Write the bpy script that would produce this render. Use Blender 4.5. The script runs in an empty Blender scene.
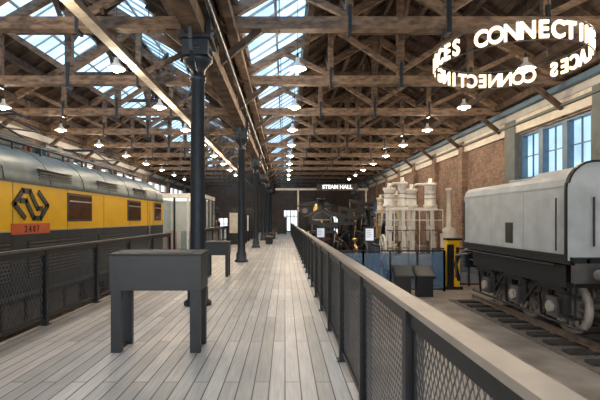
import bpy, bmesh, math, random
from mathutils import Vector, Matrix
random.seed(7)
S=bpy.context.scene
# ------------------------------------------------------------------ materials
def newmat(name):
    m=bpy.data.materials.new(name); m.use_nodes=True
    nt=m.node_tree; b=nt.nodes['Principled BSDF']; return m,nt,b
def mat(name,col,rough=.5,metal=0,var=.15,scale=6,bump=0.0,stretch=(1,1,1)):
    m,nt,b=newmat(name)
    b.inputs['Roughness'].default_value=rough; b.inputs['Metallic'].default_value=metal
    tc=nt.nodes.new('ShaderNodeTexCoord'); mp=nt.nodes.new('ShaderNodeMapping'); mp.inputs['Scale'].default_value=stretch
    n=nt.nodes.new('ShaderNodeTexNoise'); n.inputs['Scale'].default_value=scale; n.inputs['Detail'].default_value=6
    nt.links.new(tc.outputs['Object'],mp.inputs[0]); nt.links.new(mp.outputs[0],n.inputs['Vector'])
    r=nt.nodes.new('ShaderNodeValToRGB'); r.color_ramp.elements[0].position=.3; r.color_ramp.elements[1].position=.7
    r.color_ramp.elements[0].color=[c*(1-var) for c in col]+[1]; r.color_ramp.elements[1].color=[min(1,c*(1+var)) for c in col]+[1]
    nt.links.new(n.outputs['Fac'],r.inputs[0]); nt.links.new(r.outputs[0],b.inputs['Base Color'])
    if bump:
        bp=nt.nodes.new('ShaderNodeBump'); bp.inputs['Strength'].default_value=bump; bp.inputs['Distance'].default_value=.02
        nt.links.new(n.outputs['Fac'],bp.inputs['Height']); nt.links.new(bp.outputs[0],b.inputs['Normal'])
    return m
def brickmat(name,axes,c1,c2,mortar,bw,rh,ms,rough,grain=None,bump=.3,big=.25,bias=0):
    m,nt,b=newmat(name); L=nt.links; N=nt.nodes
    tc=N.new('ShaderNodeTexCoord'); sp=N.new('ShaderNodeSeparateXYZ'); cb=N.new('ShaderNodeCombineXYZ')
    L.new(tc.outputs['Object'],sp.inputs[0]); L.new(sp.outputs[axes[0]],cb.inputs[0]); L.new(sp.outputs[axes[1]],cb.inputs[1])
    br=N.new('ShaderNodeTexBrick'); L.new(cb.outputs[0],br.inputs['Vector'])
    br.inputs['Color1'].default_value=c1+(1,); br.inputs['Color2'].default_value=c2+(1,); br.inputs['Mortar'].default_value=mortar+(1,)
    br.inputs['Scale'].default_value=1; br.inputs['Brick Width'].default_value=bw; br.inputs['Row Height'].default_value=rh
    br.inputs['Mortar Size'].default_value=ms; br.inputs['Mortar Smooth'].default_value=.1; br.inputs['Bias'].default_value=bias
    n1=N.new('ShaderNodeTexNoise'); n1.inputs['Scale'].default_value=1.0; n1.inputs['Detail'].default_value=5
    mp=N.new('ShaderNodeMapping'); mp.inputs['Scale'].default_value=grain or (4,4,4)
    L.new(tc.outputs['Object'],mp.inputs[0]); L.new(mp.outputs[0],n1.inputs['Vector'])
    n2=N.new('ShaderNodeTexNoise'); n2.inputs['Scale'].default_value=.7; n2.inputs['Detail'].default_value=4; L.new(tc.outputs['Object'],n2.inputs['Vector'])
    ad=N.new('ShaderNodeMath'); ad.operation='ADD'; L.new(n1.outputs[0],ad.inputs[0]); L.new(n2.outputs[0],ad.inputs[1])
    mr=N.new('ShaderNodeMapRange'); mr.inputs[1].default_value=.6; mr.inputs[2].default_value=1.4; mr.inputs[3].default_value=1-big; mr.inputs[4].default_value=1+big
    L.new(ad.outputs[0],mr.inputs[0])
    vm=N.new('ShaderNodeVectorMath'); vm.operation='SCALE'; L.new(br.outputs['Color'],vm.inputs[0]); L.new(mr.outputs[0],vm.inputs['Scale'])
    L.new(vm.outputs[0],b.inputs['Base Color']); b.inputs['Roughness'].default_value=rough
    bp=N.new('ShaderNodeBump'); bp.inputs['Strength'].default_value=bump; bp.inputs['Distance'].default_value=.01; bp.invert=True
    L.new(br.outputs['Fac'],bp.inputs['Height']); L.new(bp.outputs[0],b.inputs['Normal'])
    return m
def emat(name,col,s,lo=.7):
    m=bpy.data.materials.new(name); m.use_nodes=True; nt=m.node_tree; nt.nodes.clear()
    e=nt.nodes.new('ShaderNodeEmission'); o=nt.nodes.new('ShaderNodeOutputMaterial')
    tc=nt.nodes.new('ShaderNodeTexCoord'); n=nt.nodes.new('ShaderNodeTexNoise'); n.inputs['Scale'].default_value=.8; n.inputs['Detail'].default_value=3
    r=nt.nodes.new('ShaderNodeValToRGB'); r.color_ramp.elements[0].position=.35; r.color_ramp.elements[1].position=.65
    r.color_ramp.elements[0].color=[c*lo for c in col]+[1]; r.color_ramp.elements[1].color=list(col)+[1]
    nt.links.new(tc.outputs['Object'],n.inputs[0]); nt.links.new(n.outputs[0],r.inputs[0]); nt.links.new(r.outputs[0],e.inputs[0])
    e.inputs[1].default_value=s; nt.links.new(e.outputs[0],o.inputs[0]); return m

M_deck=brickmat('deck_planks',(1,0),(.62,.565,.505),(.41,.37,.325),(.06,.05,.043),2.7,.14,.006,.45,grain=(38,2.2,1),bump=.4,big=.32)
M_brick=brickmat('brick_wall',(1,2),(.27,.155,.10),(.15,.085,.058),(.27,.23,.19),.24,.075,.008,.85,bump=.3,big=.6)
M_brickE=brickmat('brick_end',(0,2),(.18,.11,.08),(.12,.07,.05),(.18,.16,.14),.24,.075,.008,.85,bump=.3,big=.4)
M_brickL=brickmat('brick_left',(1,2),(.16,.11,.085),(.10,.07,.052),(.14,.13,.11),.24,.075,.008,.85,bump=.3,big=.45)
M_roof=brickmat('roof_boards',(1,0),(.085,.050,.035),(.036,.023,.017),(.008,.006,.005),1.9,.16,.008,.8,bump=.4,big=.5)
M_ground=mat('concrete_floor',(.36,.31,.26),.5,0,.35,1.3,.1)
M_ballast=mat('ballast',(.18,.155,.13),.9,0,.6,28,.8)
M_timber=mat('old_timber',(.150,.098,.064),.75,0,.65,4,.3,(1,1,3))
M_timberd=mat('dark_timber',(.072,.046,.032),.8,0,.6,5,.3)
M_timberl=mat('pale_timber',(.56,.50,.42),.7,0,.25,5,.2)
M_sleeper=mat('sleeper_wood',(.040,.034,.030),.85,0,.4,6,.3)
M_iron=mat('cast_iron_slate',(.026,.036,.048),.4,.3,.2,8)
M_black=mat('black_steel',(.013,.015,.018),.42,.2,.2,9)
M_slate=mat('slate_lacquer',(.017,.022,.028),.42,.1,.15,7)
M_matt=mat('matt_black',(.014,.016,.019),.65,0,.15,7)
M_blackgl=mat('black_gloss',(.014,.016,.019),.22,.1,.2,9)
M_grey=mat('grey_steel',(.12,.12,.12),.4,.5,.2,6)
M_hand=mat('handrail_steel',(.38,.33,.28),.38,.3,.15,5)
M_rail=mat('rail_steel',(.32,.27,.23),.35,.8,.3,5)
M_yel=mat('yellow_paint',(.86,.50,.012),.3,0,.06,2)
M_lgrey=mat('locomotive_grey',(.035,.042,.050),.35,.1,.15,3)
M_lroof=mat('roof_blue_grey',(.085,.13,.15),.4,.2,.3,3)
M_glassd=mat('dark_window',(.09,.045,.025),.08,0,.4,2)
M_frame=mat('window_frame_alu',(.45,.45,.44),.35,.6,.1,5)
M_wframe=mat('window_frame_blue_grey',(.08,.15,.22),.45,.1,.15,5)
M_red=mat('orange_plate',(.55,.10,.025),.4,0,.1,5)
M_tend=mat('tender_pale_grey',(.40,.44,.46),.45,0,.15,2.5)
M_wheel=mat('wheel_pale',(.34,.315,.28),.5,.1,.35,6)
M_wht=mat('white_enamel',(.80,.78,.73),.4,0,.08,4)
M_cream=mat('cream_paint',(.58,.53,.45),.5,0,.15,4)
M_eaves=mat('eaves_grey',(.40,.40,.385),.6,0,.15,2)
M_pil=mat('pilaster_green_grey',(.09,.11,.105),.6,0,.2,3)
M_brass=mat('brass',(.6,.38,.12),.3,.9,.1,5)
M_rust=mat('rust_red',(.14,.05,.035),.6,.2,.3,5)
M_bulb=emat('bulb_glow',(1,.80,.50),30,.9)
M_sign=emat('sign_glow',(1,.76,.48),1.9,.9)
M_sky=emat('skylight_glazing',(.40,.68,1),2.1,.5)
M_win=emat('window_daylight',(.50,.76,1),1.05,.65)
M_winl=emat('clerestory_daylight',(.95,.97,1),1.6,.8)
M_door=emat('doorway_daylight',(.90,.95,1),1.2)
M_led=emat('led_white',(1,.97,.9),1.4)
M_screen=emat('screen_glow',(.9,.93,1),.6)
m,nt,b=newmat('blue_glass'); b.inputs['Base Color'].default_value=(.12,.23,.38,1); b.inputs['Roughness'].default_value=.12; b.inputs['Alpha'].default_value=.5; M_blue=m
m,nt,b=newmat('clear_glass'); b.inputs['Base Color'].default_value=(.6,.7,.72,1); b.inputs['Roughness'].default_value=.05; b.inputs['Alpha'].default_value=.3; M_clear=m

# ------------------------------------------------------------------ mesh builder
class MB:
    def __init__(s): s.v=[];s.f=[];s.m=[];s.s=[];s.ms=[]
    def mi(s,m):
        if m not in s.ms: s.ms.append(m)
        return s.ms.index(m)
    def add(s,vs,fs,m,smooth=False):
        o=len(s.v); s.v+= [tuple(v) for v in vs]; k=s.mi(m)
        for f in fs: s.f.append([o+i for i in f]); s.m.append(k); s.s.append(smooth)
    def box(s,x0,x1,y0,y1,z0,z1,m):
        vs=[(x,y,z) for x in(x0,x1) for y in(y0,y1) for z in(z0,z1)]
        s.add(vs,[(0,1,3,2),(4,6,7,5),(0,4,5,1),(2,3,7,6),(0,2,6,4),(1,5,7,3)],m)
    def beam(s,p0,p1,w,h,m,side=None):
        p0=Vector(p0);p1=Vector(p1);d=(p1-p0).normalized()
        a=Vector(side) if side else (Vector((0,0,1)).cross(d) if abs(d.z)<.98 else Vector((1,0,0)))
        a=(a-d*a.dot(d)).normalized(); u=d.cross(a).normalized()
        vs=[]
        for p in(p0,p1):
            for i,j in((-1,-1),(1,-1),(1,1),(-1,1)): vs.append(p+a*w/2*i+u*h/2*j)
        s.add(vs,[(0,1,2,3),(7,6,5,4),(0,4,5,1),(1,5,6,2),(2,6,7,3),(3,7,4,0)],m)
    def cyl(s,p0,p1,r0,r1=None,n=12,m=None,caps=True):
        if r1 is None:r1=r0
        p0=Vector(p0);p1=Vector(p1);d=(p1-p0).normalized()
        a=Vector((0,0,1)).cross(d) if abs(d.z)<.9 else Vector((1,0,0)).cross(d)
        a.normalize();u=d.cross(a);vs=[]
        for p,r in((p0,r0),(p1,r1)):
            for i in range(n):
                t=2*math.pi*i/n; vs.append(p+a*math.cos(t)*r+u*math.sin(t)*r)
        s.add(vs,[(i,(i+1)%n,n+(i+1)%n,n+i) for i in range(n)],m,True)
        if caps:
            s.add(vs[:n],[tuple(range(n))],m); s.add(vs[n:],[tuple(range(n))],m)
    def lathe(s,c,prof,n,m,axis='z'):
        vs=[]
        for r,z in prof:
            for i in range(n):
                t=2*math.pi*i/n;a,b_=r*math.cos(t),r*math.sin(t)
                if axis=='z':p=(c[0]+a,c[1]+b_,c[2]+z)
                elif axis=='y':p=(c[0]+a,c[1]+z,c[2]+b_)
                else:p=(c[0]+z,c[1]+a,c[2]+b_)
                vs.append(p)
        fs=[]
        for k in range(len(prof)-1):
            for i in range(n): fs.append((k*n+i,k*n+(i+1)%n,(k+1)*n+(i+1)%n,(k+1)*n+i))
        s.add(vs,fs,m,True)
    def tube(s,pts,r,m,n=8):
        for a,b_ in zip(pts[:-1],pts[1:]): s.cyl(a,b_,r,r,n,m)
    def prism(s,prof,y0,y1,m,closed=True,smooth=False,caps=True,axis='y'):
        n=len(prof); f=(lambda q,y:(q[0],y,q[1])) if axis=='y' else (lambda q,y:(y,q[0],q[1]))
        vs=[f(q,y0) for q in prof]+[f(q,y1) for q in prof]
        rg=range(n) if closed else range(n-1)
        s.add(vs,[(i,(i+1)%n,n+(i+1)%n,n+i) for i in rg],m,smooth)
        if caps and closed: s.add(vs[:n],[tuple(range(n))],m); s.add(vs[n:],[tuple(range(n))],m)
    def ring(s,c,R,r,m,axis='z',n=48,k=8):
        vs=[]
        for i in range(n):
            t=2*math.pi*i/n
            for j in range(k):
                q=2*math.pi*j/k; rr=R+r*math.cos(q); h=r*math.sin(q);a,b_=rr*math.cos(t),rr*math.sin(t)
                vs.append({'z':(c[0]+a,c[1]+b_,c[2]+h),'x':(c[0]+h,c[1]+a,c[2]+b_),'y':(c[0]+a,c[1]+h,c[2]+b_)}[axis])
        s.add(vs,[(i*k+j,i*k+(j+1)%k,((i+1)%n)*k+(j+1)%k,((i+1)%n)*k+j) for i in range(n) for j in range(k)],m,True)
    def mesh(s,name):
        me=bpy.data.meshes.new(name); me.from_pydata(s.v,[],s.f)
        for m in s.ms: me.materials.append(m)
        me.polygons.foreach_set('material_index',s.m); me.polygons.foreach_set('use_smooth',s.s); me.update()
        bm=bmesh.new(); bm.from_mesh(me); bmesh.ops.recalc_face_normals(bm,faces=bm.faces); bm.to_mesh(me); bm.free()
        return me
    def obj(s,name,bevel=0,parent=None,loc=(0,0,0)):
        o=bpy.data.objects.new(name,s.mesh(name)); S.collection.objects.link(o); o.location=loc
        if parent:o.parent=parent
        if bevel:
            bv=o.modifiers.new('bevel','BEVEL'); bv.width=bevel; bv.segments=2; bv.limit_method='ANGLE'
        return o
def textmesh(body,size,ext=.015,off=.0):
    c=bpy.data.curves.new('t','FONT'); c.body=body; c.size=size; c.extrude=ext; c.offset=off; c.align_x='CENTER'; c.resolution_u=4
    o=bpy.data.objects.new('t',c); S.collection.objects.link(o)
    bpy.context.view_layer.update(); dg=bpy.context.evaluated_depsgraph_get()
    me=bpy.data.meshes.new_from_object(o.evaluated_get(dg))
    vs=[v.co.copy() for v in me.vertices]; fs=[tuple(p.vertices) for p in me.polygons]
    bpy.data.objects.remove(o); return vs,fs
def put_text(mb,body,size,origin,right,m,ext=.015,off=0.):
    vs,fs=textmesh(body,size,ext,off); r=Vector(right).normalized(); up=Vector((0,0,1)); nrm=r.cross(up); o=Vector(origin)
    mb.add([o+r*v.x+up*v.y+nrm*v.z for v in vs],fs,m)

XL,XC,XR=-11.5,-1.53,8.5
Y0,Y1=-5.0,56.0
ZE=5.8; RISE=3.2
RL=(XL+XC)/2; RR=(XC+XR)/2
# ------------------------------------------------------------------ floor & deck
g=MB(); g.box(XL-.3,XR+.3,Y0,Y1+.3,-1.25,-1.0,M_ground)
g.obj('floor')
g=MB()
g.box(-3.45,.66,-2.5,50,-.06,0,M_deck)
g.box(-3.40,.62,-2.5,50,-.24,-.06,M_grey)
for y in range(-2,50,3):
    for x in(-3.2,-1.4,.4): g.box(x-.08,x+.08,y-.08,y+.08,-1.0,-.2,M_grey)
g.obj('boardwalk')
# ------------------------------------------------------------------ walls
def wall_with_windows(name,x0,x1,wins,z0,z1,m):
    g=MB(); y=Y0
    for a,b_,c,d in wins:
        g.box(x0,x1,y,a,z0,z1,m); g.box(x0,x1,a,b_,z0,c,m); g.box(x0,x1,a,b_,d,z1,m); y=b_
    g.box(x0,x1,y,Y1,z0,z1,m); g.obj(name)
winsR=[(4.2,8.0,2.9,4.55),(12.2,16.0,2.9,4.55),(37.5,39.5,.8,3.2),(41,43,.8,3.2)]  # nearest opening is out of view, an added window serving as a light source
wall_with_windows('wall_right',XR,XR+.4,winsR,-1.0,5.9,M_brick)
winsL=[(a,a+5.9,4.0,4.75) for a in (2,9,16,23,30,37,44)]
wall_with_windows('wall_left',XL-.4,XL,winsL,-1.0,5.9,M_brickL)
k=1
for (a,b_,c,d),x,sd in [(w,XR,1) for w in winsR]+[(w,XL,-1) for w in winsL]:
    g=MB(); nx=3
    g.box(min(x+sd*.28,x+sd*.30),max(x+sd*.28,x+sd*.30),a,b_,c,d,M_win if sd>0 else M_winl)
    fm=M_wframe if sd>0 else M_eaves
    for i in range(nx+1):
        yy=a+(b_-a)*i/nx; w=.24 if 0<i<nx else .12
        yy=min(max(yy,a+.06),b_-.06); g.box(min(x+sd*.06,x+sd*.27),max(x+sd*.06,x+sd*.27),yy-w/2,yy+w/2,c,d,fm)
    for zz,w in((c+.04,.08),(d-.04,.08)): g.box(min(x+sd*.07,x+sd*.26),max(x+sd*.07,x+sd*.26),a,b_,zz-w/2,zz+w/2,fm)
    if sd>0:
        for i in range(nx):
            yy=a+(b_-a)*(i+.5)/nx; g.box(x+.15,x+.2,yy-.015,yy+.015,c,d,fm)
        g.box(x+.15,x+.2,a,b_,(c+d)/2-.015,(c+d)/2+.015,fm)
        g.box(x-.12,x+.05,a-.1,b_+.1,c-.1,c,M_eaves)
    g.obj('window_%d'%k); k+=1
g=MB()
for y in [2.6,9.2,11.6,16.35,20.8,24.6,28.5,32.3,36.2,40,44,48,52]:
    big=y<17
    g.box(XR-(.16 if big else .22),XR,y-(.36 if big else .22),y+(.36 if big else .22),-1,5.1,M_pil if big else M_brick)
g.obj('trim_1')
g=MB(); g.box(XR-.16,XR,Y0,Y1,5.12,5.34,M_eaves); g.box(XR-.12,XR,Y0,Y1,4.62,5.12,M_cream); g.box(XR-.22,XR-.10,Y0,Y1,4.88,4.96,M_pil); g.box(XR-.36,XR-.2,Y0,Y1,5.34,5.5,M_wframe)
g.obj('trim_2')
g=MB(); g.box(XL,XL+.2,Y0,Y1,5.12,5.4,M_eaves); g.box(XL,XL+.1,Y0,Y1,3.82,3.95,M_eaves)
for y in range(1,56,7): g.box(XL,XL+.25,y-.3,y+.3,-1,5.12,M_brickL)
g.obj('trim_3')
g=MB(); g.box(-4.02,-3.78,Y0,Y1,5.40,5.54,M_timberl); g.obj('trim_4')
# end wall
g=MB(); 
ops=[(-8.8,-6.8,-1,1.6),(-.2,1.6,0,2.6),(5.2,6.8,-1,1.8)]
xx=XL
for a,b_,c,d in ops:
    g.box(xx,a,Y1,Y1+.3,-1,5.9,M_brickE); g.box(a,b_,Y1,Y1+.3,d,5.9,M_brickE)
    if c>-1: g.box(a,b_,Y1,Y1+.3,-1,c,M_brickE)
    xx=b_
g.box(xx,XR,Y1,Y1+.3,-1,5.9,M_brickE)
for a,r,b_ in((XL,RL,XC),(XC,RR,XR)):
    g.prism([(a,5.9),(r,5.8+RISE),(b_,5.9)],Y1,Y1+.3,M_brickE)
g.obj('wall_back')
for i,(a,b_,c,d) in enumerate(ops):
    g=MB(); g.box(a,b_,Y1+.2,Y1+.22,c,d,M_door)
    n=4
    for j in range(n+1): x=a+(b_-a)*j/n; x=min(max(x,a+.04),b_-.04); g.box(x-.04,x+.04,Y1+.1,Y1+.18,c,d,M_black)
    g.box(a,b_,Y1+.1,Y1+.18,c+(d-c)*.7,c+(d-c)*.7+.08,M_black)
    g.obj('door_%d'%(i+1))
# ------------------------------------------------------------------ roof
def zr(x):
    a,r,b_=(XL,RL,XC) if x<XC else (XC,RR,XR)
    return ZE+RISE*(1-abs(x-r)/((b_-a)/2))
def strip(g,xa,xb,m,off=0,th=.08):
    za=ZE if abs(xa-XC)<1e-6 else zr(xa); zb=ZE if abs(xb-XC)<1e-6 else zr(xb)
    g.prism([(xa,za+off),(xb,zb+off),(xb,zb+off+th),(xa,za+off+th)],Y0,Y1,m)
sky=[(XL+2.6,XL+4.1),(XC-3.9,XC-2.1),(XC+.5,XC+2.1)]
g=MB()
strip(g,XL,sky[0][0],M_roof); strip(g,sky[0][1],RL,M_roof); strip(g,RL,sky[1][0],M_roof); strip(g,sky[1][1],XC-1e-7,M_roof)
strip(g,XC+1e-7,sky[2][0],M_roof); strip(g,sky[2][1],RR,M_roof); strip(g,RR,XR,M_roof)
g.obj('ceiling')
for i,(a,b_) in enumerate(sky):
    g=MB(); strip(g,a,b_,M_sky,.05,.01)
    y=Y0
    while y<Y1:
        g.beam((a,y,zr(a)+.02),(b_,y,zr(b_)+.02),.04,.06,M_eaves); y+=.64
    mid=(a+b_)/2
    for x in (a,mid,b_): g.box(x-.035,x+.035,Y0,Y1,zr(x)-.03,zr(x)+.04,M_eaves)
    g.obj('window_%d'%(k+i))
def insky(x): return any(a<x<b_ for a,b_ in sky)
g=MB(); y=Y0+.2
while y<Y1:
    for a,r,b_ in((XL,RL,XC),(XC,RR,XR)):
        for e in(a,b_):
            xs_=[e+(.01 if e==a else -.01),r]; cuts=sorted([c for s_ in sky for c in s_ if min(e,r)<c<max(e,r)],reverse=(e>r))
            seq=[xs_[0]]+cuts+[xs_[1]]
            for q in range(0,len(seq)-1,2):
                p,t=seq[q],seq[q+1]; g.beam((p,y,(ZE if q==0 else zr(p))-.07),(t,y,zr(t)-.07),.07,.13,M_timberd)
    y+=.96
for a,r,b_ in((XL,RL,XC),(XC,RR,XR)):
    for f in(.06,.2,.44,.62,.82):
        for e in(a,b_):
            x=e+(r-e)*f
            if insky(x): continue
            g.box(x-.08,x+.08,Y0,Y1,ZE+RISE*f-.36,ZE+RISE*f-.13,M_timberd)
    g.box(r-.06,r+.06,Y0,Y1,ZE+RISE-.38,ZE+RISE-.1,M_timberd)
g.obj('roof_rafters')
# trusses
g=MB()
g.box(XL,XR,-.12,.12,5.54,5.80,M_timber)
for a,r,b_ in((XL,RL,XC),(XC,RR,XR)):
    hw=(b_-a)/2
    top=ZE+RISE-.45
    for sg,e in((1,a),(-1,b_)):
        g.beam((e+sg*.25,0,5.85),(r,0,top-.0),.16,.24,M_timber,side=(0,1,0))
        q=r-sg*hw*.42; zq=5.8+(top-5.85)*.58
        g.beam((q,0,5.7),(q,0,zq),.14,.16,M_timber,side=(0,1,0))
        g.beam((r,0,5.95),(q,0,zq-.05),.14,.15,M_timber,side=(0,1,0))
        q2=r-sg*hw*.72; z2=5.8+(top-5.85)*.28
        g.beam((q,0,5.85),(q2,0,z2),.12,.13,M_timber,side=(0,1,0))
        g.box(q-.035,q+.035,-.135,.135,5.46,6.05,M_iron); g.cyl((q,-.14,5.67),(q,.14,5.67),.03,.03,8,M_iron)
        g.cyl((q2,0,5.5),(q2,0,z2),.014,.014,6,M_iron)
        g.beam((e+sg*.12,0,4.85),(e+sg*1.0,0,5.56),.12,.14,M_timberd,side=(0,1,0))
        g.box(e-.1 if sg<0 else e,e if sg<0 else e+.1,-.1,.1,4.6,5.54,M_timberd)
    g.box(r-.1,r+.1,-.1,.1,5.7,top+.1,M_timber)
    g.box(r-.05,r+.05,-.135,.135,5.45,6.2,M_iron)
    g.beam((r-hw*.42,0,5.8+(top-5.85)*.5),(r+hw*.42,0,5.8+(top-5.85)*.5),.1,.14,M_timberd)
tr=g.mesh('roof_truss')
for i in range(-1,12):
    o=bpy.data.objects.new('roof_truss',tr); S.collection.objects.link(o); o.location=(0,9.45+3.85*i,0)
g=MB()
for i in range(-1,11):
    y=9.45+3.85*i
    for r in(RL,RR):
        g.beam((r,y+.1,6.9),(r,y+1.5,8.4),.1,.12,M_timberd); g.beam((r,y-.1,6.9),(r,y-1.5,8.4),.1,.12,M_timberd)
    for x in(XC-2.4,XC+2.9): g.beam((x,y,5.95),(x,y+1.4,7.0),.09,.11,M_timberd)
g.obj('roof_bracing')
# valley girder
g=MB()
g.box(XC-.16,XC+.16,Y0,Y1-.1,4.63,4.90,M_timber); g.box(XC-.2,XC+.2,Y0,Y1-.1,5.20,5.53,M_timber)
g.box(XC-.34,XC-.2,Y0,Y1-.1,5.10,5.5,M_iron)
y=Y0+.5;f=1
while y<Y1-2:
    g.beam((XC,y,4.90 if f>0 else 5.20),(XC,y+1.9,5.20 if f>0 else 4.90),.12,.1,M_timberd); f=-f; y+=1.925
g.cyl((XC+.3,Y0,4.95),(XC+.3,Y1-.1,4.95),.05,.05,8,M_iron)
g.box(XC+.36,XC+.52,Y0,Y1-.1,5.36,5.53,M_timber)
g.obj('valley_girder')
# columns
g=MB()
g.lathe((0,0,0),[(0,0),(.24,0),(.24,.06),(.18,.1),(.18,.3),(.145,.36),(.135,.5),(.118,3.9),(.145,3.92),(.145,3.98),(.12,4.0),(.125,4.1),(.2,4.2),(.25,4.25),(.25,4.31),(0,4.31)],20,M_iron)
g.box(-.22,.22,-.26,.26,4.30,4.56,M_iron)
g.box(-.28,.28,-.34,.34,4.56,4.62,M_iron)
for sg in(-1,1):
    pts=[(0,sg*(.12+.5*math.sin(t*math.pi/2/5)),4.02+.58*(1-math.cos(t*math.pi/2/5))) for t in range(0,6)]
    for p,q in zip(pts[:-1],pts[1:]): g.beam(p,q,.06,.07,M_iron)
    g.box(sg*.22-.04,sg*.22+.04,-.2,.2,4.6,5.18,M_iron)
    for yy in(-.12,.12):
        for zz in(4.75,5.0): g.cyl((sg*.25,yy,zz),(sg*.29,yy,zz),.025,.025,6,M_iron)
g.ring((0,0,4.42),.24,.04,M_iron,n=16)
cm=g.mesh('iron_column')
for i in range(0,6):
    o=bpy.data.objects.new('iron_column',cm); S.collection.objects.link(o); o.location=(XC,7.72*(1+i),0)
# ------------------------------------------------------------------ railings
def railing(X,y0,y1,posts,near_until,sp1=.044,th1=.0042):
    g=MB(); top=1.1
    g.box(X-.05,X+.05,y0,y1,top-.03,top,M_hand if X>0 else M_grey)
    g.box(X-.03,X+.03,y0,y1,top-.11,top-.03,M_black)
    g.box(X-.02,X+.02,y0,y1,.08,.12,M_black)
    for y in posts:
        g.box(X-.045,X+.045,y-.03,y+.03,0.001,top-.04,M_black)
        g.box(X-.07,X+.07,y-.06,y+.06,0.001,.015,M_black)
        for s_ in(-.05,.05): g.box(X-.012,X+.012,y+s_-.008,y+s_+.008,.12,top-.1,M_black)
    z0,z1=.12,top-.1; H=z1-z0; run=H*.58
    def wires(ya,yb,sp,th):
        y=ya-run
        while y<yb:
            for dr in(1,-1):
                a,b_=(y,y+run) if dr>0 else (y+run,y)
                def cl(a,za,b_,zb):
                    for lim,sgn in((ya,1),(yb,-1)):
                        if (a-lim)*sgn<0 and (b_-lim)*sgn<0: return None
                        if (a-lim)*sgn<0:
                            t=(lim-a)/(b_-a);a=lim;za=za+(zb-za)*t
                        elif (b_-lim)*sgn<0:
                            t=(lim-b_)/(a-b_);b_=lim;zb=zb+(za-zb)*t
                    return (a,za,b_,zb) if abs(a-b_)>1e-4 else None
                r=cl(a,z0,b_,z1)
                if r: g.beam((X+dr*.002,r[0],r[1]),(X+dr*.002,r[2],r[3]),th,th,M_grey)
            y+=sp
    wires(y0,min(near_until,y1),sp1,th1)
    if y1>near_until: wires(near_until,y1,.09,.007)
    return g.obj('railing')
railing(.62,-.8,46,[.86-1.27+1.27*i for i in range(0,37)],9)
railing(-3.41,1.0,13,[1.2+1.68*i for i in range(0,8)],13,.07,.0045)
railing(-3.41,17,40,[17.1+1.75*i for i in range(0,14)],17)
# ------------------------------------------------------------------ lecterns
def desk(name,x,y,w,d,h,bx,t=.115):
    g=MB()
    for xx in(0,w-t):
        for yy in(0,d-.07): g.box(xx,xx+t,yy,yy+.07,0.001,h-bx+.02,M_slate)
        g.box(xx+t*.35,xx+t*.6,.07,d-.07,0.001,.04,M_slate)
    g.prism([(-.01,h-bx),(d+.01,h-bx),(d+.01,h),(-.01,h-.02)],-.01,w+.01,M_slate,axis='x')
    g.prism([(-.02,h-.02),(d+.02,h),(d+.02,h+.02),(-.02,h)],-.02,w+.02,M_matt,axis='x')
    g.prism([(.05,h+.003),(d-.05,h+.017),(d-.05,h+.022),(.05,h+.008)],.08,w-.08,M_matt,axis='x')
    o=g.obj(name,bevel=.004); o.location=(x,y,0); return o
desk('reading_desk',-1.95,4.92,1.0,.42,1.11,.41)
desk('reading_desk',-2.05,11.4,.58,.42,.9,.34,.08)
# ------------------------------------------------------------------ electric locomotive
root=bpy.data.objects.new('electric_locomotive',None); S.collection.objects.link(root)
cx=-6.25; ya,yb=1.0,17.3
def P(hw,z,sg=1): return (cx+sg*hw,z)
g=MB()
lower=[(1.40,.05),(1.45,.15),(1.45,1.28)]
yel=[(1.45,1.28),(1.45,2.16)]
roof=[(1.45,2.16),(1.46,2.2),(1.42,2.42),(1.30,2.62),(1.08,2.80),(.80,2.93),(.42,3.01),(0,3.04)]
for sg in(-1,1):
    g.prism([P(a,z,sg) for a,z in lower],ya,yb,M_lgrey,closed=False)
    g.prism([P(a,z,sg) for a,z in yel],ya,yb,M_yel,closed=False)
    g.prism([P(a,z,sg) for a,z in roof],ya,yb,M_lroof,closed=False,smooth=True)
def loft(y0,y1,taper,rise,zs,m):
    pa=[P(a,z) for a,z in zs]+[P(a,z,-1) for a,z in reversed(zs)]
    pb=[(cx+(x-cx)*taper,z+ (rise(z))) for x,z in pa]
    n=len(pa); vs=[(x,y0,z) for x,z in pa]+[(x,y1,z) for x,z in pb]
    g.add(vs,[(i,(i+1)%n,n+(i+1)%n,n+i) for i in range(n)],m); g.add(vs[n:],[tuple(range(n))],m); g.add(vs[:n],[tuple(range(n))],m)
for y0,y1 in((yb,yb+.55),(ya,ya-.55)):
    loft(y0,y1,.86,lambda z:0,lower,M_lgrey); loft(y0,y1,.86,lambda z:0,yel,M_yel); loft(y0,y1-(.2 if y1>y0 else -.2),.84,lambda z:-.12*max(0,(z-2.3)),roof,M_lroof)
g.box(cx-1.4,cx+1.4,ya,yb,.02,.1,M_black)
g.obj('body_shell',parent=root)
g=MB()
xs=cx+1.45
def wind(y0,y1,z0,z1):
    g.box(xs-.02,xs+.022,y0-.05,y1+.05,z0-.05,z1+.05,M_lgrey); g.box(xs,xs+.03,y0,y1,z0,z1,M_glassd)
    g.box(xs,xs+.034,y0,y1,(z0+z1)/2+.12,(z0+z1)/2+.15,M_frame)
for y0,y1 in((9.75,10.85),(13.45,14.55)): wind(y0,y1,1.50,2.03)
wind(16.2,16.95,1.5,2.05); wind(4.2,5.2,1.5,2.03)
g.box(xs,xs+.012,ya,yb,1.265,1.29,M_frame); g.box(xs-.005,xs+.015,ya,yb,2.15,2.18,M_lgrey)
y=ya+.9
while y<yb:
    g.box(xs,xs+.004,y,y+.012,.15,2.15,M_lgrey); y+=1.95
g.box(xs,xs+.006,15.35,15.365,.2,2.15,M_lgrey); g.box(xs,xs+.006,16.0,16.015,.2,2.15,M_lgrey)
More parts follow.
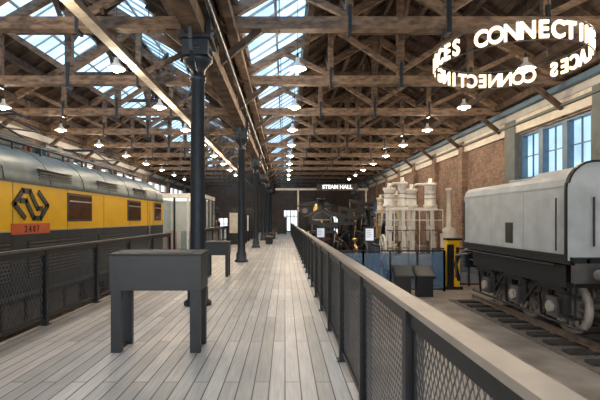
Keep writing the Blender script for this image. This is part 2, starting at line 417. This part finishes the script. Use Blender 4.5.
g.tube([(xs+.06,15.42,.6),(xs+.06,15.42,1.8)],.014,M_frame)
for y0 in(2.5,5.5,8.2,11.3):
    g.box(xs,xs+.01,y0,y0+2.2,.38,1.1,M_black)
    for i in range(10): g.box(xs+.005,xs+.025,y0+.05,y0+2.15,.41+i*.07,.435+i*.07,M_grey)
for i in range(11):
    y=ya+.5+i*1.5
    pts=[(cx+a+.002,y,z+.002) for a,z in roof]
    for p,q in zip(pts[:-1],pts[1:]): g.beam(p,q,.02,.012,M_lgrey)
for i in range(5):
    y=ya+2.2+i*2.7
    for j in range(4):
        z=2.28+j*.06; g.box(cx+1.40,cx+1.465,y,y+1.3,z,z+.025,M_lgrey)
g.box(xs,xs+.02,7.7,8.95,1.22,1.42,M_red)
put_text(g,'2 4 0 7',.17,(xs+.022,8.32,1.26),(0,1,0),M_black,.004,.003)
def stroke(pts,w):
    P2=[Vector((a,b_)) for a,b_ in pts]; sc=.56
    for i in range(len(P2)-1):
        p,q=P2[i],P2[i+1]; d=(q-p).normalized()
        p=p-d*(w*.3 if i else 0); q=q+d*(w*.3 if i<len(P2)-2 else 0)
        g.beam((xs+.012,8.33+p.x*sc,1.77+p.y*sc),(xs+.012,8.33+q.x*sc,1.77+q.y*sc),.02,w*sc,M_black,side=(1,0,0))
A=[(-.38,-.46),(-.98,0),(-.52,.45),(-.12,.45),(.34,-.12),(.66,-.12)]
stroke(A,.17); stroke([(-a,-b_) for a,b_ in A],.17)
for sg in(-1,1):
    for yy,dd in((yb+.5,1),(ya-.5,-1)):
        g.cyl((cx+sg*.9,yy,.12),(cx+sg*.9,yy+dd*.55,.12),.1,.1,12,M_black); g.cyl((cx+sg*.9,yy+dd*.55,.12),(cx+sg*.9,yy+dd*.6,.12),.24,.24,16,M_black)
        g.cyl((cx+sg*.85,yy,.9),(cx+sg*.85,yy+dd*.12,.9),.13,.13,14,M_wht)
g.obj('body_fittings',parent=root)
g=MB()
for dx,z in((.95,3.02),(.6,3.16)):
    g.tube([(cx+dx,ya+.5,z),(cx+dx,yb-.5,z)],.03,M_iron)
for i in range(16):
    y=ya+.7+i*.98; g.cyl((cx+.6,y,2.95),(cx+.6,y,3.16),.045,.03,8,M_rust); g.box(cx+.93,cx+.97,y-.02,y+.02,2.85,3.02,M_iron)
g.box(cx-.25,cx+.25,5.5,12.5,3.05,3.2,M_lroof)
for y in(6,8.3,10.6): g.box(cx-.5,cx+.5,y,y+1.3,3.03,3.28,M_lroof)
for yc in(4.2,9.0,14.0):
    for sg in(-1,1):
        for e in(-1,1):
            g.cyl((cx+sg*.55,yc+e*.8,2.95),(cx+sg*.55,yc+e*.8,3.2),.06,.05,10,M_rust)
        g.beam((cx+sg*.55,yc-.9,3.22),(cx+sg*.55,yc+.9,3.22),.05,.06,M_iron)
        g.tube([(cx+sg*.5,yc-.85,3.26),(cx+sg*.62,yc+1.1,3.5),(cx+sg*.45,yc-.1,3.66)],.022,M_iron)
        g.tube([(cx+sg*.5,yc+.85,3.26),(cx+sg*.62,yc-1.1,3.5),(cx+sg*.45,yc+.1,3.66)],.022,M_iron)
    for e in(-.12,.12):
        g.tube([(cx-.95,yc+e,3.56),(cx-.75,yc+e,3.68),(cx+.75,yc+e,3.68),(cx+.95,yc+e,3.56)],.02,M_iron)
    for e in(-.9,.9): g.beam((cx-.55,yc+e,3.22),(cx+.55,yc+e,3.22),.05,.06,M_iron)
g.obj('roof_equipment',parent=root)
g=MB()
for yc in(4.0,13.9):
    for e in(-1.35,1.35):
        for sg in(-1,1):
            X=cx+sg*.72
            g.cyl((X-.07,yc+e,-.24),(X+.07,yc+e,-.24),.56,.56,28,M_grey); g.cyl((X+sg*.07,yc+e,-.24),(X+sg*.5,yc+e,-.24),.14,.14,12,M_black)
            g.box(cx+sg*1.1-.1,cx+sg*1.1+.1,yc+e-.22,yc+e+.22,-.4,-.05,M_black)
    for sg in(-1,1):
        g.box(cx+sg*1.2-.06,cx+sg*1.2+.06,yc-2.1,yc+2.1,-.2,.02,M_black)
        for j in range(5): g.ring((cx+sg*1.25,yc,-.45+j*.09),.12,.022,M_grey,n=16,k=6)
g.box(cx-1.2,cx+1.2,7.0,10.8,-.6,.05,M_black)
for i in range(5): g.box(cx+1.2,cx+1.24,7.1+i*.74,7.7+i*.74,-.5,-.05,M_grey)
g.obj('bogies',parent=root)
# ------------------------------------------------------------------ tracks
def track(xc,y0,y1):
    g=MB(); g.box(xc-1.45,xc+1.45,y0,y1,-1.0,-.985,M_ballast)
    y=y0+.2
    while y<y1-.2:
        g.box(xc-1.3,xc+1.3,y,y+.24,-.985,-.93,M_sleeper)
        for r in(-.7175,.7175): g.box(xc+r-.12,xc+r+.12,y+.05,y+.19,-.93,-.92,M_rail)
        y+=.62
    for r in(-.7175,.7175):
        x=xc+r; g.prism([(x-.07,-.925),(x+.07,-.925),(x+.07,-.915),(x+.012,-.90),(x+.012,-.84),(x+.036,-.83),(x+.036,-.80),(x-.036,-.80),(x-.036,-.83),(x-.012,-.84),(x-.012,-.90),(x-.07,-.915)],y0,y1,M_rail)
    g.obj('railway_track')
track(6.5,1.0,13.6); track(cx,-1.5,19.4)
# ------------------------------------------------------------------ tender
root=bpy.data.objects.new('locomotive_tender',None); S.collection.objects.link(root)
tx=6.5; y0,y1=8.0,12.75
g=MB()
pr=[(-1.3,.80),(1.3,.80),(1.3,2.12),(1.27,2.25),(1.18,2.34),(1.05,2.37),(-1.05,2.37),(-1.18,2.34),(-1.27,2.25),(-1.3,2.12)]
g.prism([(tx+a,z) for a,z in pr],y0+.12,y1,M_tend)
bp=[(-1.34,.72)]+[(1.34,.72)]+[(1.34-.5+.5*math.cos(t*math.pi/16),2.06+.5*math.sin(t*math.pi/16)) for t in range(9)]+[(-1.34+.5-.5*math.cos(t*math.pi/16),2.06+.5*math.sin(t*math.pi/16)) for t in range(8,-1,-1)]
g.prism([(tx+a,z) for a,z in bp],y0+.03,y0+.12,M_tend)
for i in range(len(bp)):
    p,q=bp[i],bp[(i+1)%len(bp)]; g.beam((tx+p[0],y0+.05,p[1]),(tx+q[0],y0+.05,q[1]),.09,.035,M_black)
g.prism([(tx-1.1,2.36),(tx+1.1,2.36),(tx+.9,2.5),(tx+.5,2.54),(tx-.5,2.54),(tx-.9,2.5)],y0+.12,y0+1.7,M_tend)
g.cyl((tx,y1-.9,2.35),(tx,y1-.9,2.5),.38,.38,24,M_tend); g.cyl((tx,y1-.9,2.5),(tx,y1-.9,2.54),.42,.42,24,M_tend)
xf=tx-1.3
for y in(y0+1.6,y0+3.1): g.box(xf-.006,xf,y,y+.04,.8,2.12,M_tend)
g.box(xf-.03,xf,y0+.1,y1,.78,.84,M_black); g.box(xf-.02,xf,y0+.1,y1,2.1,2.135,M_tend)
for i in range(46):
    y=y0+.2+i*.095; g.box(xf-.01,xf,y,y+.015,.87,.885,M_tend)
g.box(xf-.02,xf,10.05,10.35,.95,1.42,M_black)
g.tube([(xf-.06,y1-.15,.9),(xf-.06,y1-.15,2.0)],.015,M_black); g.tube([(xf-.06,y0+.35,.9),(xf-.06,y0+.35,1.9)],.015,M_black)
g.tube([(xf-.05,y0+.4,.62),(xf-.05,y1-.3,.62)],.02,M_black)
g.cyl((tx-.7,y1,1.5),(tx-.7,y1+.3,1.5),.09,.09,10,M_black)
g.tube([(tx-.9,y0-.03,1.0),(tx-.9,y0-.03,1.9)],.018,M_black); g.box(tx-.6,tx+.6,y0-.0,y0+.03,.9,1.7,M_cream)
g.obj('water_tank',parent=root)
g=MB()
for sg in(-1,1):
    X=tx+sg*1.05
    g.box(X-.03,X+.03,y0-.1,y1+.15,.35,.78,M_black)
    for yc in(8.85,10.3,11.75):
        g.box(X-.04,X+.04,yc-.42,yc-.2,-.35,.4,M_black); g.box(X-.04,X+.04,yc+.2,yc+.42,-.35,.4,M_black)
        g.box(X+sg*.02-.08,X+sg*.02+.1,yc-.17,yc+.17,-.45,-.05,M_grey); g.cyl((X,yc,-.25),(X+sg*.16,yc,-.25),.13,.11,14,M_wheel)
        for j in range(6):
            L=.55-j*.075; g.box(X+sg*.09-.05,X+sg*.09+.05,yc-L,yc+L,.10+j*.035-.0,.13+j*.035,M_black)
        for e in(-.52,.52): g.tube([(X+sg*.09,yc+e,.12),(X+sg*.09,yc+e,.5)],.02,M_black)
        Xw=tx+sg*.72
        g.lathe((Xw,yc,-.25),[(.45,-.06),(.54,-.06),(.54,.06),(.45,.06),(.45,-.06)],32,M_wheel,axis='x')
        g.cyl((Xw-.08,yc,-.25),(Xw+.08,yc,-.25),.12,.12,16,M_wheel)
        for t in range(12):
            a=t*math.pi/6+.1; g.beam((Xw,yc+.1*math.cos(a),-.25+.1*math.sin(a)),(Xw,yc+.49*math.cos(a),-.25+.49*math.sin(a)),.05,.06,M_wheel,side=(1,0,0))
        g.box(Xw-.05,Xw+.05,yc+.6,yc+.68,-.5,0,M_black)
        g.beam((X,yc+.64,.3),(X,yc+.5,-.55),.04,.05,M_black)
    for yc in(9.58,11.03): g.beam((X+sg*.04,yc-.35,.3),(X+sg*.04,yc+.35,-.3),.03,.06,M_black); g.box(X-.03,X+.03,yc-.25,yc+.25,-.05,.2,M_black)
    g.tube([(X,y0,-.55),(X,y1,-.55)],.03,M_black); g.tube([(X+sg*.1,y0+.3,.33),(X+sg*.1,y1,.33)],.03,M_black)
    g.box(X+sg*.165-.115,X+sg*.165+.115,y0+.0,y0+.35,-.35,-.31,M_black); g.box(X+sg*.165-.115,X+sg*.165+.115,y0+.0,y0+.35,.05,.09,M_black); g.box(X+sg*.165-.015,X+sg*.165+.015,y0,y0+.04,-.35,.7,M_black)
    for yy,d in((y0-.1,-1),(y1+.15,1)):
        g.cyl((tx+sg*.88,yy,.5),(tx+sg*.88,yy+d*.35,.5),.1,.09,12,M_wheel); g.cyl((tx+sg*.88,yy+d*.35,.5),(tx+sg*.88,yy+d*.39,.5),.22,.22,20,M_wheel)
for yc in(8.85,10.3,11.75): g.cyl((tx-.9,yc,-.25),(tx+.9,yc,-.25),.08,.08,12,M_grey)
g.box(tx-1.2,tx+1.2,8.3,12.4,.2,.62,M_black)
g.box(tx-1.3,tx+1.3,y0-.12,y0+.0,.34,.70,M_grey); g.box(tx-1.25,tx+1.25,y1+.05,y1+.17,.1,.5,M_black)
g.box(tx-1.3,tx+1.3,y0-.1,y1+.1,.66,.80,M_black)
g.tube([(tx-.2,y0-.1,.5),(tx-.22,y0-.35,.35),(tx-.2,y0-.35,-.2)],.04,M_black)
g.tube([(tx-.6,y1+.15,.8),(tx-.6,y1+.5,.6),(tx-.6,y1+.5,0)],.05,M_black); g.tube([(tx-1.2,y1,.5),(tx-1.3,y1+.6,.4),(tx-1.2,y1+.9,-.3)],.04,M_grey)
g.tube([(tx-1.1,y1+.1,.6),(tx-1.25,y1+.5,.45),(tx-1.25,y1+.8,.1),(tx-1.1,y1+.9,-.4)],.06,M_black)
g.obj('underframe',parent=root)
# ------------------------------------------------------------------ hanging ring sign
g=MB(); C=Vector((3.96,7.8,4.34)); R=1.25; phi0=math.degrees(math.atan2(-C.y,-C.x))
txt='CONNECTING PLACES '*2
cache={}
for i,ch in enumerate(txt):
    if ch==' ':continue
    if ch not in cache: cache[ch]=textmesh(ch,.36,.015,.010)
    vs,fs=cache[ch]; a=math.radians(phi0-18+i*10)
    n=Vector((math.cos(a),math.sin(a),0)); r=Vector((-math.sin(a),math.cos(a),0)); o=C+n*R
    g.add([o+r*v.x*.85+Vector((0,0,1))*(v.y-.13)+n*v.z for v in vs],fs,M_sign)
g.ring(C+Vector((0,0,-.165)),R,.009,M_grey,n=72,k=6); g.ring(C+Vector((0,0,.165)),R,.009,M_grey,n=72,k=6)
for a in(30,150,270):
    q=math.radians(a); p=C+Vector((R*math.cos(q),R*math.sin(q),.16)); g.cyl(p,(C.x+.2*math.cos(q),C.y+.2*math.sin(q),ZE+RISE*(1-abs(C.x-RR)/5)-.1),.006,.006,6,M_black)
g.obj('ring_sign')
# ------------------------------------------------------------------ pendant lamps
g=MB()
g.lathe((0,0,0),[(.02,.30),(.05,.28),(.055,.18),(.09,.14),(.20,.04),(.225,0),(.215,0),(.19,.03),(.08,.12),(0,.13)],24,M_wht)
g.lathe((0,0,0),[(0,-.09),(.06,-.075),(.095,-.02),(.09,.05),(.04,.11)],14,M_bulb)
g.cyl((0,0,.28),(0,0,.40),.03,.03,8,M_black)
lm=g.mesh('pendant_lamp')
for X in(-9.6,-4.27,.32,6.1):
    for i in range(0,10):
        y=7.3+3.85*i
        if i==0 and X in(.32,): continue
        o=bpy.data.objects.new('pendant_lamp',lm); S.collection.objects.link(o); o.location=(X,y,5.3)
        c=MB(); c.cyl((0,0,.4),(0,0,zr(X)-5.32),.008,.008,5,M_black); c.obj('cord',parent=o)
        if i<8:
            l=bpy.data.lights.new('bulb_light','POINT'); l.energy=90; l.color=(1,.80,.58); l.shadow_soft_size=.1
            lo=bpy.data.objects.new('bulb_light',l); S.collection.objects.link(lo); lo.parent=o; lo.location=(0,0,-.22)
# ------------------------------------------------------------------ white marine steam engines
def marine_engine(x,y,s,m,H=1.0):
    g=MB(); zb=-1
    g.box(x-1.0*s,x+1.0*s,y-.8*s,y+.8*s,zb,zb+.35,M_black)
    g.box(x-.9*s,x+.9*s,y-.65*s,y+.65*s,zb+.35,zb+.9,m)
    for e in(-.58,.58):
        for q in(-.5,.5):
            g.beam((x+e*s*1.15,y+q*s,zb+.9),(x+e*s*.95,y+q*s*.7,zb+2.9),.13,.13,m)
            g.lathe((x+e*s*1.15,y+q*s,zb+.9),[(.16,0),(.16,.1),(.10,.2)],10,m)
        g.beam((x+e*s*1.1,y-.5*s,zb+1.3),(x+e*s*.95,y+.35*s,zb+2.8),.06,.08,m); g.beam((x+e*s*1.1,y+.5*s,zb+1.3),(x+e*s*.95,y-.35*s,zb+2.8),.06,.08,m)
        rr=.22 if e<0 else .27*s+.05
        hh=.85 if e<0 else 1.1
        g.lathe((x+e*s,y,zb+3.0),[(0,0),(rr,0),(rr+.05,.05),(rr+.05,.12),(rr,.16),(rr,hh-.15),(rr+.05,hh-.11),(rr+.05,hh-.02),(rr*.8,hh),(.08,hh+.05),(.08,hh+.2),(0,hh+.2)],18,m)
        for z in(.4,.6): g.ring((x+e*s,y,zb+3.0+z),rr+.005,.015,M_grey,n=18,k=5)
        for t in range(8):
            a=t*math.pi/4; g.cyl((x+e*s+(rr+.02)*math.cos(a),y+(rr+.02)*math.sin(a),zb+3.0+hh-.02),(x+e*s+(rr+.02)*math.cos(a),y+(rr+.02)*math.sin(a),zb+3.0+hh+.04),.02,.02,6,M_rail)
        g.cyl((x+e*s,y,zb+1.2),(x+e*s,y,zb+3.0),.045,.045,10,M_rail); g.box(x+e*s-.12,x+e*s+.12,y-.2,y+.2,zb+1.95,zb+2.2,m)
        g.cyl((x+e*s-.15,y,zb+1.25),(x+e*s+.15,y,zb+1.25),.3,.3,18,M_rail)
    g.box(x-.9*s,x+.9*s,y-.42*s,y+.42*s,zb+2.86,zb+3.0,m)
    g.cyl((x-1.2*s,y,zb+1.25),(x+1.2*s,y,zb+1.25),.09,.09,12,M_rail)
    g.ring((x-1.15*s,y,zb+1.25),.55,.05,m,axis='x',n=28)
    for t in range(6): a=t*math.pi/3; g.beam((x-1.15*s,y,zb+1.25),(x-1.15*s,y+.55*math.cos(a),zb+1.25+.55*math.sin(a)),.04,.04,m,side=(1,0,0))
    g.tube([(x-.58*s,y-.3,zb+3.9),(x-.5*s,y-.5,zb+4.0),(x+.5*s,y-.5,zb+4.0),(x+.58*s,y-.3,zb+3.8)],.05,m)
    g.box(x-1.05*s,x+1.05*s,y-.9*s,y-.6*s,zb+2.0,zb+2.04,M_grey)
    for e in(-1.05,-.35,.35,1.05):
        g.tube([(x+e*s,y-.88*s,zb+.2),(x+e*s,y-.88*s,zb+2.9)],.02,m)
    for z in(2.45,2.9): g.tube([(x-1.05*s,y-.88*s,zb+z),(x+1.05*s,y-.88*s,zb+z)],.02,m)
    for i in range(8): g.box(x+.45*s,x+.75*s,y-.9*s,y-.87*s,zb+.3+i*.23,zb+.33+i*.23,m)
    return g.obj('marine_steam_engine')
marine_engine(4.78,19.0,.48,M_wht); marine_engine(6.05,19.6,.72,M_wht)
marine_engine(6.6,28.0,.9,M_cream)
g=MB(); g.lathe((6.45,17.3,-1),[(0,0),(.36,0),(.36,.1),(.32,.15),(.32,1.9),(.25,2.1),(.1,2.2),(.09,3.6),(.13,3.62),(.13,3.7),(0,3.7)],24,M_cream)
g.cyl((6.45,16.97,.2),(6.45,16.87,.2),.13,.13,14,M_black); g.tube([(6.15,17.3,1),(5.95,17.1,1),(5.95,17.1,-.9)],.05,M_rust); g.obj('vertical_boiler')
def mill(x,y,s,m,zb=-1):
    g=MB(); g.box(x-.5*s,x+.5*s,y-1.4*s,y+1.4*s,zb,zb+.4*s,M_rust if m is M_black else M_black)
    g.cyl((x,y-1.2*s,zb+.8*s),(x,y-.3*s,zb+.8*s),.32*s,.32*s,20,m); g.cyl((x,y-1.25*s,zb+.8*s),(x,y-1.2*s,zb+.8*s),.38*s,.38*s,20,m)
    for e in(-.2,.2): g.box(x+e*s-.05,x+e*s+.05,y-1.1*s,y+1.3*s,zb+.4*s,zb+.55*s,m)
    g.beam((x,y-.3*s,zb+.8*s),(x,y+.9*s,zb+.95*s),.07*s,.1*s,M_rail)
    g.cyl((x-.4*s,y+1.0*s,zb+.95*s),(x+.9*s,y+1.0*s,zb+.95*s),.07*s,.07*s,12,M_rail)
    g.box(x-.45*s,x-.25*s,y+.85*s,y+1.15*s,zb+.4*s,zb+1.05*s,m)
    X=x+.75*s; g.lathe((X,y+1.0*s,zb+.95*s),[(.8*s,-.1),(.93*s,-.1),(.93*s,.1),(.8*s,.1),(.8*s,-.1)],36,m,axis='x')
    for t in range(6): a=t*math.pi/3+.2; g.beam((X,y+1.0*s,zb+.95*s),(X,y+1.0*s+.85*s*math.cos(a),zb+.95*s+.85*s*math.sin(a)),.08,.1,m,side=(1,0,0))
    g.tube([(x,y-.7*s,zb+1.1*s),(x,y-.7*s,zb+1.6*s),(x,y-.2*s,zb+1.75*s)],.05*s,M_brass)
    g.cyl((x-.0,y-.1*s,zb+1.2*s),(x,y-.1*s,zb+1.9*s),.03,.03,8,M_brass); g.lathe((x,y-.1*s,zb+1.9*s),[(0,0),(.09,.04),(.09,.12),(0,.16)],12,M_brass)
    return g.obj('mill_engine')
mill(2.75,17.4,.85,M_black); mill(5.0,24.6,1.3,M_black); mill(5.3,34,1.5,M_black); mill(-5.6,28.5,1.3,M_rust); mill(-8.6,25,1.4,M_black)
def beam_engine(x,y,s,m):
    g=MB(); zb=-1
    g.box(x-.8*s,x+.8*s,y-.6*s,y+.6*s,zb,zb+.3*s,M_rust)
    for e in(-.55,.55):
        for q in(-.4,.4): g.lathe((x+e*s,y+q*s,zb+.3*s),[(.14*s,0),(.08*s,.15*s),(.07*s,1.9*s),(.13*s,2.05*s),(0,2.05*s)],10,m)
    g.box(x-.75*s,x+.75*s,y-.55*s,y+.55*s,zb+2.3*s,zb+2.45*s,m)
    g.lathe((x-.5*s,y,zb+.3*s),[(0,0),(.25*s,0),(.25*s,1.0*s),(.3*s,1.05*s),(0,1.1*s)],16,m)
    g.beam((x-.7*s,y,zb+2.95*s),(x+.9*s,y,zb+2.65*s),.1*s,.22*s,m); g.beam((x,y,zb+2.4*s),(x,y,zb+2.85*s),.3*s,.12*s,m)
    g.cyl((x-.6*s,y,zb+1.3*s),(x-.6*s,y,zb+2.9*s),.03*s,.03*s,8,M_rail); g.beam((x+.8*s,y,zb+2.65*s),(x+.6*s,y,zb+1.2*s),.05*s,.08*s,M_rail)
    g.ring((x+.7*s,y+.15*s,zb+1.1*s),.85*s,.07*s,m,axis='y',n=36)
    for t in range(6): a=t*math.pi/3; g.beam((x+.7*s,y+.15*s,zb+1.1*s),(x+.7*s+.85*s*math.cos(a),y+.15*s,zb+1.1*s+.85*s*math.sin(a)),.06,.06,m)
    g.obj('beam_engine')
beam_engine(4.3,29.3,1.1,M_black); beam_engine(1.75,20.6,.8,M_black); beam_engine(3.0,23.2,.95,M_black); beam_engine(6.6,39,1.4,M_black)
def steamloco(x,y):
    r=bpy.data.objects.new('steam_locomotive',None); S.collection.objects.link(r); g=MB()
    z=1.35
    g.cyl((x,y,z),(x,y+5.5,z),.72,.74,32,M_blackgl); g.lathe((x,y,z),[(0,-.12),(.2,-.11),(.45,-.07),(.62,-.02),(.72,0),(.76,0),(.76,.1)],28,M_black,axis='y')
    g.ring((x,y-.02,z),.56,.03,M_grey,axis='y',n=28); g.beam((x-.5,y-.12,z+.1),(x+.5,y-.12,z+.1),.04,.06,M_rail); g.cyl((x,y-.2,z),(x,y-.1,z),.06,.06,10,M_brass)
    g.lathe((x,y+.7,z+.65),[(.3,0),(.22,.12),(.19,.6),(.26,.66),(.26,.8),(.16,.8)],20,M_black)
    g.lathe((x,y+2.8,z+.65),[(.34,0),(.3,.3),(.2,.5),(0,.56)],20,M_brass)
    g.box(x-1.2,x+1.2,y-.55,y-.4,-.05,.4,M_rust)
    g.box(x-1.15,x+1.15,y-.4,y+5.5,.35,.45,M_black)
    for sg in(-1,1):
        g.cyl((x+sg*.88,y-.9,.15),(x+sg*.88,y-.5,.15),.1,.1,12,M_black); g.cyl((x+sg*.88,y-.95,.15),(x+sg*.88,y-.9,.15),.22,.22,20,M_rail)
        g.cyl((x+sg*.95,y+.3,-.1),(x+sg*.95,y+1.4,-.1),.3,.3,20,M_black)
        g.lathe((x+sg*.8,y-.45,.5),[(0,0),(.1,0),(.1,.2),(.04,.28),(0,.28)],10,M_brass)
        for yy in(2.3,3.9,5.4):
            g.ring((x+sg*.75,y+yy,-.2),.54,.06,M_rust,axis='x',n=28)
            for t in range(10): a=t*math.pi/5; g.beam((x+sg*.75,y+yy,-.2),(x+sg*.75,y+yy+.52*math.cos(a),-.2+.52*math.sin(a)),.05,.05,M_rust,side=(1,0,0))
        g.beam((x+sg*.9,y+1.3,-.1),(x+sg*.9,y+5.4,-.2),.05,.1,M_rail)
        g.tube([(x+sg*.8,y+.1,1.7),(x+sg*.8,y+5.4,1.7)],.02,M_brass)
        g.box(x+sg*1.15-.04,x+sg*1.15+.04,y+5.5,y+7.3,.4,2.0,M_black)
    g.prism([(x-1.25,2.5),(x-.8,2.72),(x,2.8),(x+.8,2.72),(x+1.25,2.5),(x+1.25,2.45),(x-1.25,2.45)],y+5.3,y+7.5,M_black)
    g.box(x-1.15,x+1.15,y+5.5,y+5.56,.4,2.46,M_black)
    for sg in(-1,1): g.cyl((x+sg*.75,y+5.48,2.1),(x+sg*.75,y+5.5,2.1),.2,.2,16,M_glassd)
    g.box(x-.6,x+.6,y-.3,y+7.3,-.3,.4,M_black)
    for yy in(-.1,2.3,3.9,5.4): g.cyl((x-.8,y+yy,-.3),(x+.8,y+yy,-.3),.08,.08,10,M_grey)
    for sg in(-1,1): g.cyl((x+sg*.68,y-.0,-.42),(x+sg*.78,y-.0,-.42),.38,.38,20,M_rust)
    g.obj('engine_assembly',parent=r)
    track(x,y-1.2,y+8)
steamloco(2.2,26.5); steamloco(-7.4,34.0)
# ------------------------------------------------------------------ blue glass barrier, displays
g=MB()
def barrier(pa,pb,n):
    pa=Vector(pa);pb=Vector(pb)
    for i in range(n+1):
        p=pa+(pb-pa)*i/n; g.box(p.x-.03,p.x+.03,p.y-.03,p.y+.03,-1,.42,M_black)
    g.beam(pa+Vector((0,0,1.40)),pb+Vector((0,0,1.40)),.05,.05,M_black); g.beam(pa+Vector((0,0,.08)),pb+Vector((0,0,.08)),.05,.05,M_black)
    g.beam(pa+Vector((0,0,.72)),pb+Vector((0,0,.72)),.015,1.2,M_blue)
barrier((2.7,15.2,-1),(5.5,15.2,-1),3); barrier((5.5,15.2,-1),(5.5,16.4,-1),1); barrier((1.6,15.2,-1),(2.7,15.2,-1),1); barrier((5.5,16.4,-1),(8.2,16.4,-1),2)
barrier((3.9,18.2,-1),(3.9,21.6,-1),3)
g.obj('glass_barrier')
def infodesk(x,y,w):
    g=MB(); g.box(x,x+w,y,y+.3,-1,-.35,M_black); g.prism([(y-.12,-.4),(y+.4,-.1),(y+.4,-.02),(y-.12,-.32)],x-.05,x+w+.05,M_black,axis='x')
    g.prism([(y-.08,-.30),(y+.36,-.03),(y+.36,-.02),(y-.08,-.29)],x,x+w,M_lgrey,axis='x'); g.obj('information_stand')
infodesk(3.55,14.1,.5); infodesk(4.25,14.1,.5)
g=MB(); g.box(5.75,6.2,15.6,15.9,-1,.75,M_yel); g.box(5.72,6.28,15.57,15.93,.75,.82,M_black); g.box(5.74,5.98,15.56,15.6,-.9,.6,M_black); g.box(6.06,6.18,15.58,15.6,.1,.5,M_black); g.box(5.7,6.3,15.55,15.95,-1,-.9,M_black)
g.obj('control_cabinet',bevel=.01)
def screen(x,y,z,w,h,base):
    g=MB(); g.box(x-.25,x+.25,y-.05,y+.25,base,base+.04,M_black); g.box(x-.05,x+.05,y+.05,y+.13,base,z,M_black)
    g.box(x-w/2-.05,x+w/2+.05,y,y+.08,z-h/2-.05,z+h/2+.05,M_black); g.box(x-w/2,x+w/2,y-.006,y,z-h/2,z+h/2,M_screen)
    for i in range(4): g.box(x-w*.4,x+w*(.1+.08*(i%3)),y-.009,y-.006,z+h*.3-i*h*.17,z+h*.34-i*h*.17,M_lgrey)
    g.obj('display_screen')
screen(3.0,15.6,.95,.28,.42,-1); screen(1.3,16.0,1.0,.26,.32,-1)
# gantry with lettering
g=MB(); g.box(-.9,7.6,40.1,40.3,4.12,4.3,M_cream)
for x in(1.2,7.4): g.box(x-.08,x+.08,40.1,40.3,-1,4.12,M_cream)
g.box(2.9,6.6,39.98,40.1,4.15,4.7,M_black)
put_text(g,'STEAM HALL',.48,(4.75,39.97,4.26),(1,0,0),M_led,.01,.02)
g.obj('sign_gantry')
# glazed visitor booth left
g=MB(); x0,x1,yy0,yy1,zz=-6.4,-3.9,20.5,24.5,2.5
g.box(x0,x1,yy0,yy1,zz,zz+.2,M_wht); g.box(x0,x1,yy0,yy1,-1,-.1,M_grey)
for i in range(5): 
    x=x0+(x1-x0)*i/4
    for y in(yy0,yy1): g.box(x-.04,x+.04,y-.04,y+.04,-.1,zz,M_wht if i%2 else M_black)
for i in range(1,4):
    y=yy0+(yy1-yy0)*i/4; g.box(x1-.04,x1+.04,y-.04,y+.04,-.1,zz,M_black)
for x in(x0,x1): g.box(x-.01,x+.01,yy0,yy1,-.1,zz,M_clear)
g.box(x0,x1,yy0-.01,yy0+.01,-.1,zz,M_clear); g.box(x0+.1,x1-.1,yy1-.3,yy1-.2,-.1,zz,M_cream)
for x,mm in((x0+.4,M_red),(x0+1.2,M_lgrey),(x0+1.8,M_yel)): g.box(x,x+.5,yy0+1.5,yy0+1.9,-.1,.9,mm)
g.box(x0+.3,x1-.3,yy0+.5,yy1-.5,zz-.04,zz,M_led)
g.obj('visitor_booth')
# exhibition panels on boardwalk
g=MB()
for x0,y,h,mm in((-3.25,25,2.0,M_cream),(-3.25,27.2,2.2,M_black),(-3.25,29.6,1.9,M_wht),(-3.25,32.5,2.3,M_black),(-.75,43,1.7,M_black)):
    g.box(x0,x0+.9,y,y+.1,.05,h,M_black); g.box(x0+.1,x0+.8,y-.02,y,.7,h-.15,mm)
    for x in(x0+.05,x0+.75): g.box(x,x+.1,y-.3,y+.4,0.001,.05,M_black)
g.obj('exhibition_panels')
def bench(x,y):
    g=MB(); g.box(x,x+.5,y,y+1.6,.4,.46,M_timber)
    for yy in(.15,1.35): g.box(x+.05,x+.45,y+yy,y+yy+.06,0.001,.4,M_black)
    g.box(x+.46,x+.5,y,y+1.6,.5,.85,M_timber); 
    for yy in(.15,1.35): g.box(x+.46,x+.5,y+yy,y+yy+.06,.4,.85,M_black)
    g.obj('bench')
bench(-1.2,26); bench(-1.2,33)
# ------------------------------------------------------------------ world, camera
w=bpy.data.worlds.new('World'); S.world=w; w.use_nodes=True
bg=w.node_tree.nodes['Background']; bg.inputs[0].default_value=(1,.96,.91,1); bg.inputs[1].default_value=1.9
cam=bpy.data.cameras.new('camera'); co=bpy.data.objects.new('camera',cam); S.collection.objects.link(co)
co.location=(0,0,1.5); co.rotation_euler=(math.pi/2,0,0); cam.sensor_width=36; cam.lens=26.4; cam.shift_x=.025; cam.shift_y=.0317; cam.clip_start=.05; cam.clip_end=300
S.camera=co
S.view_settings.view_transform='Standard'; S.view_settings.look='None'; S.view_settings.exposure=.6
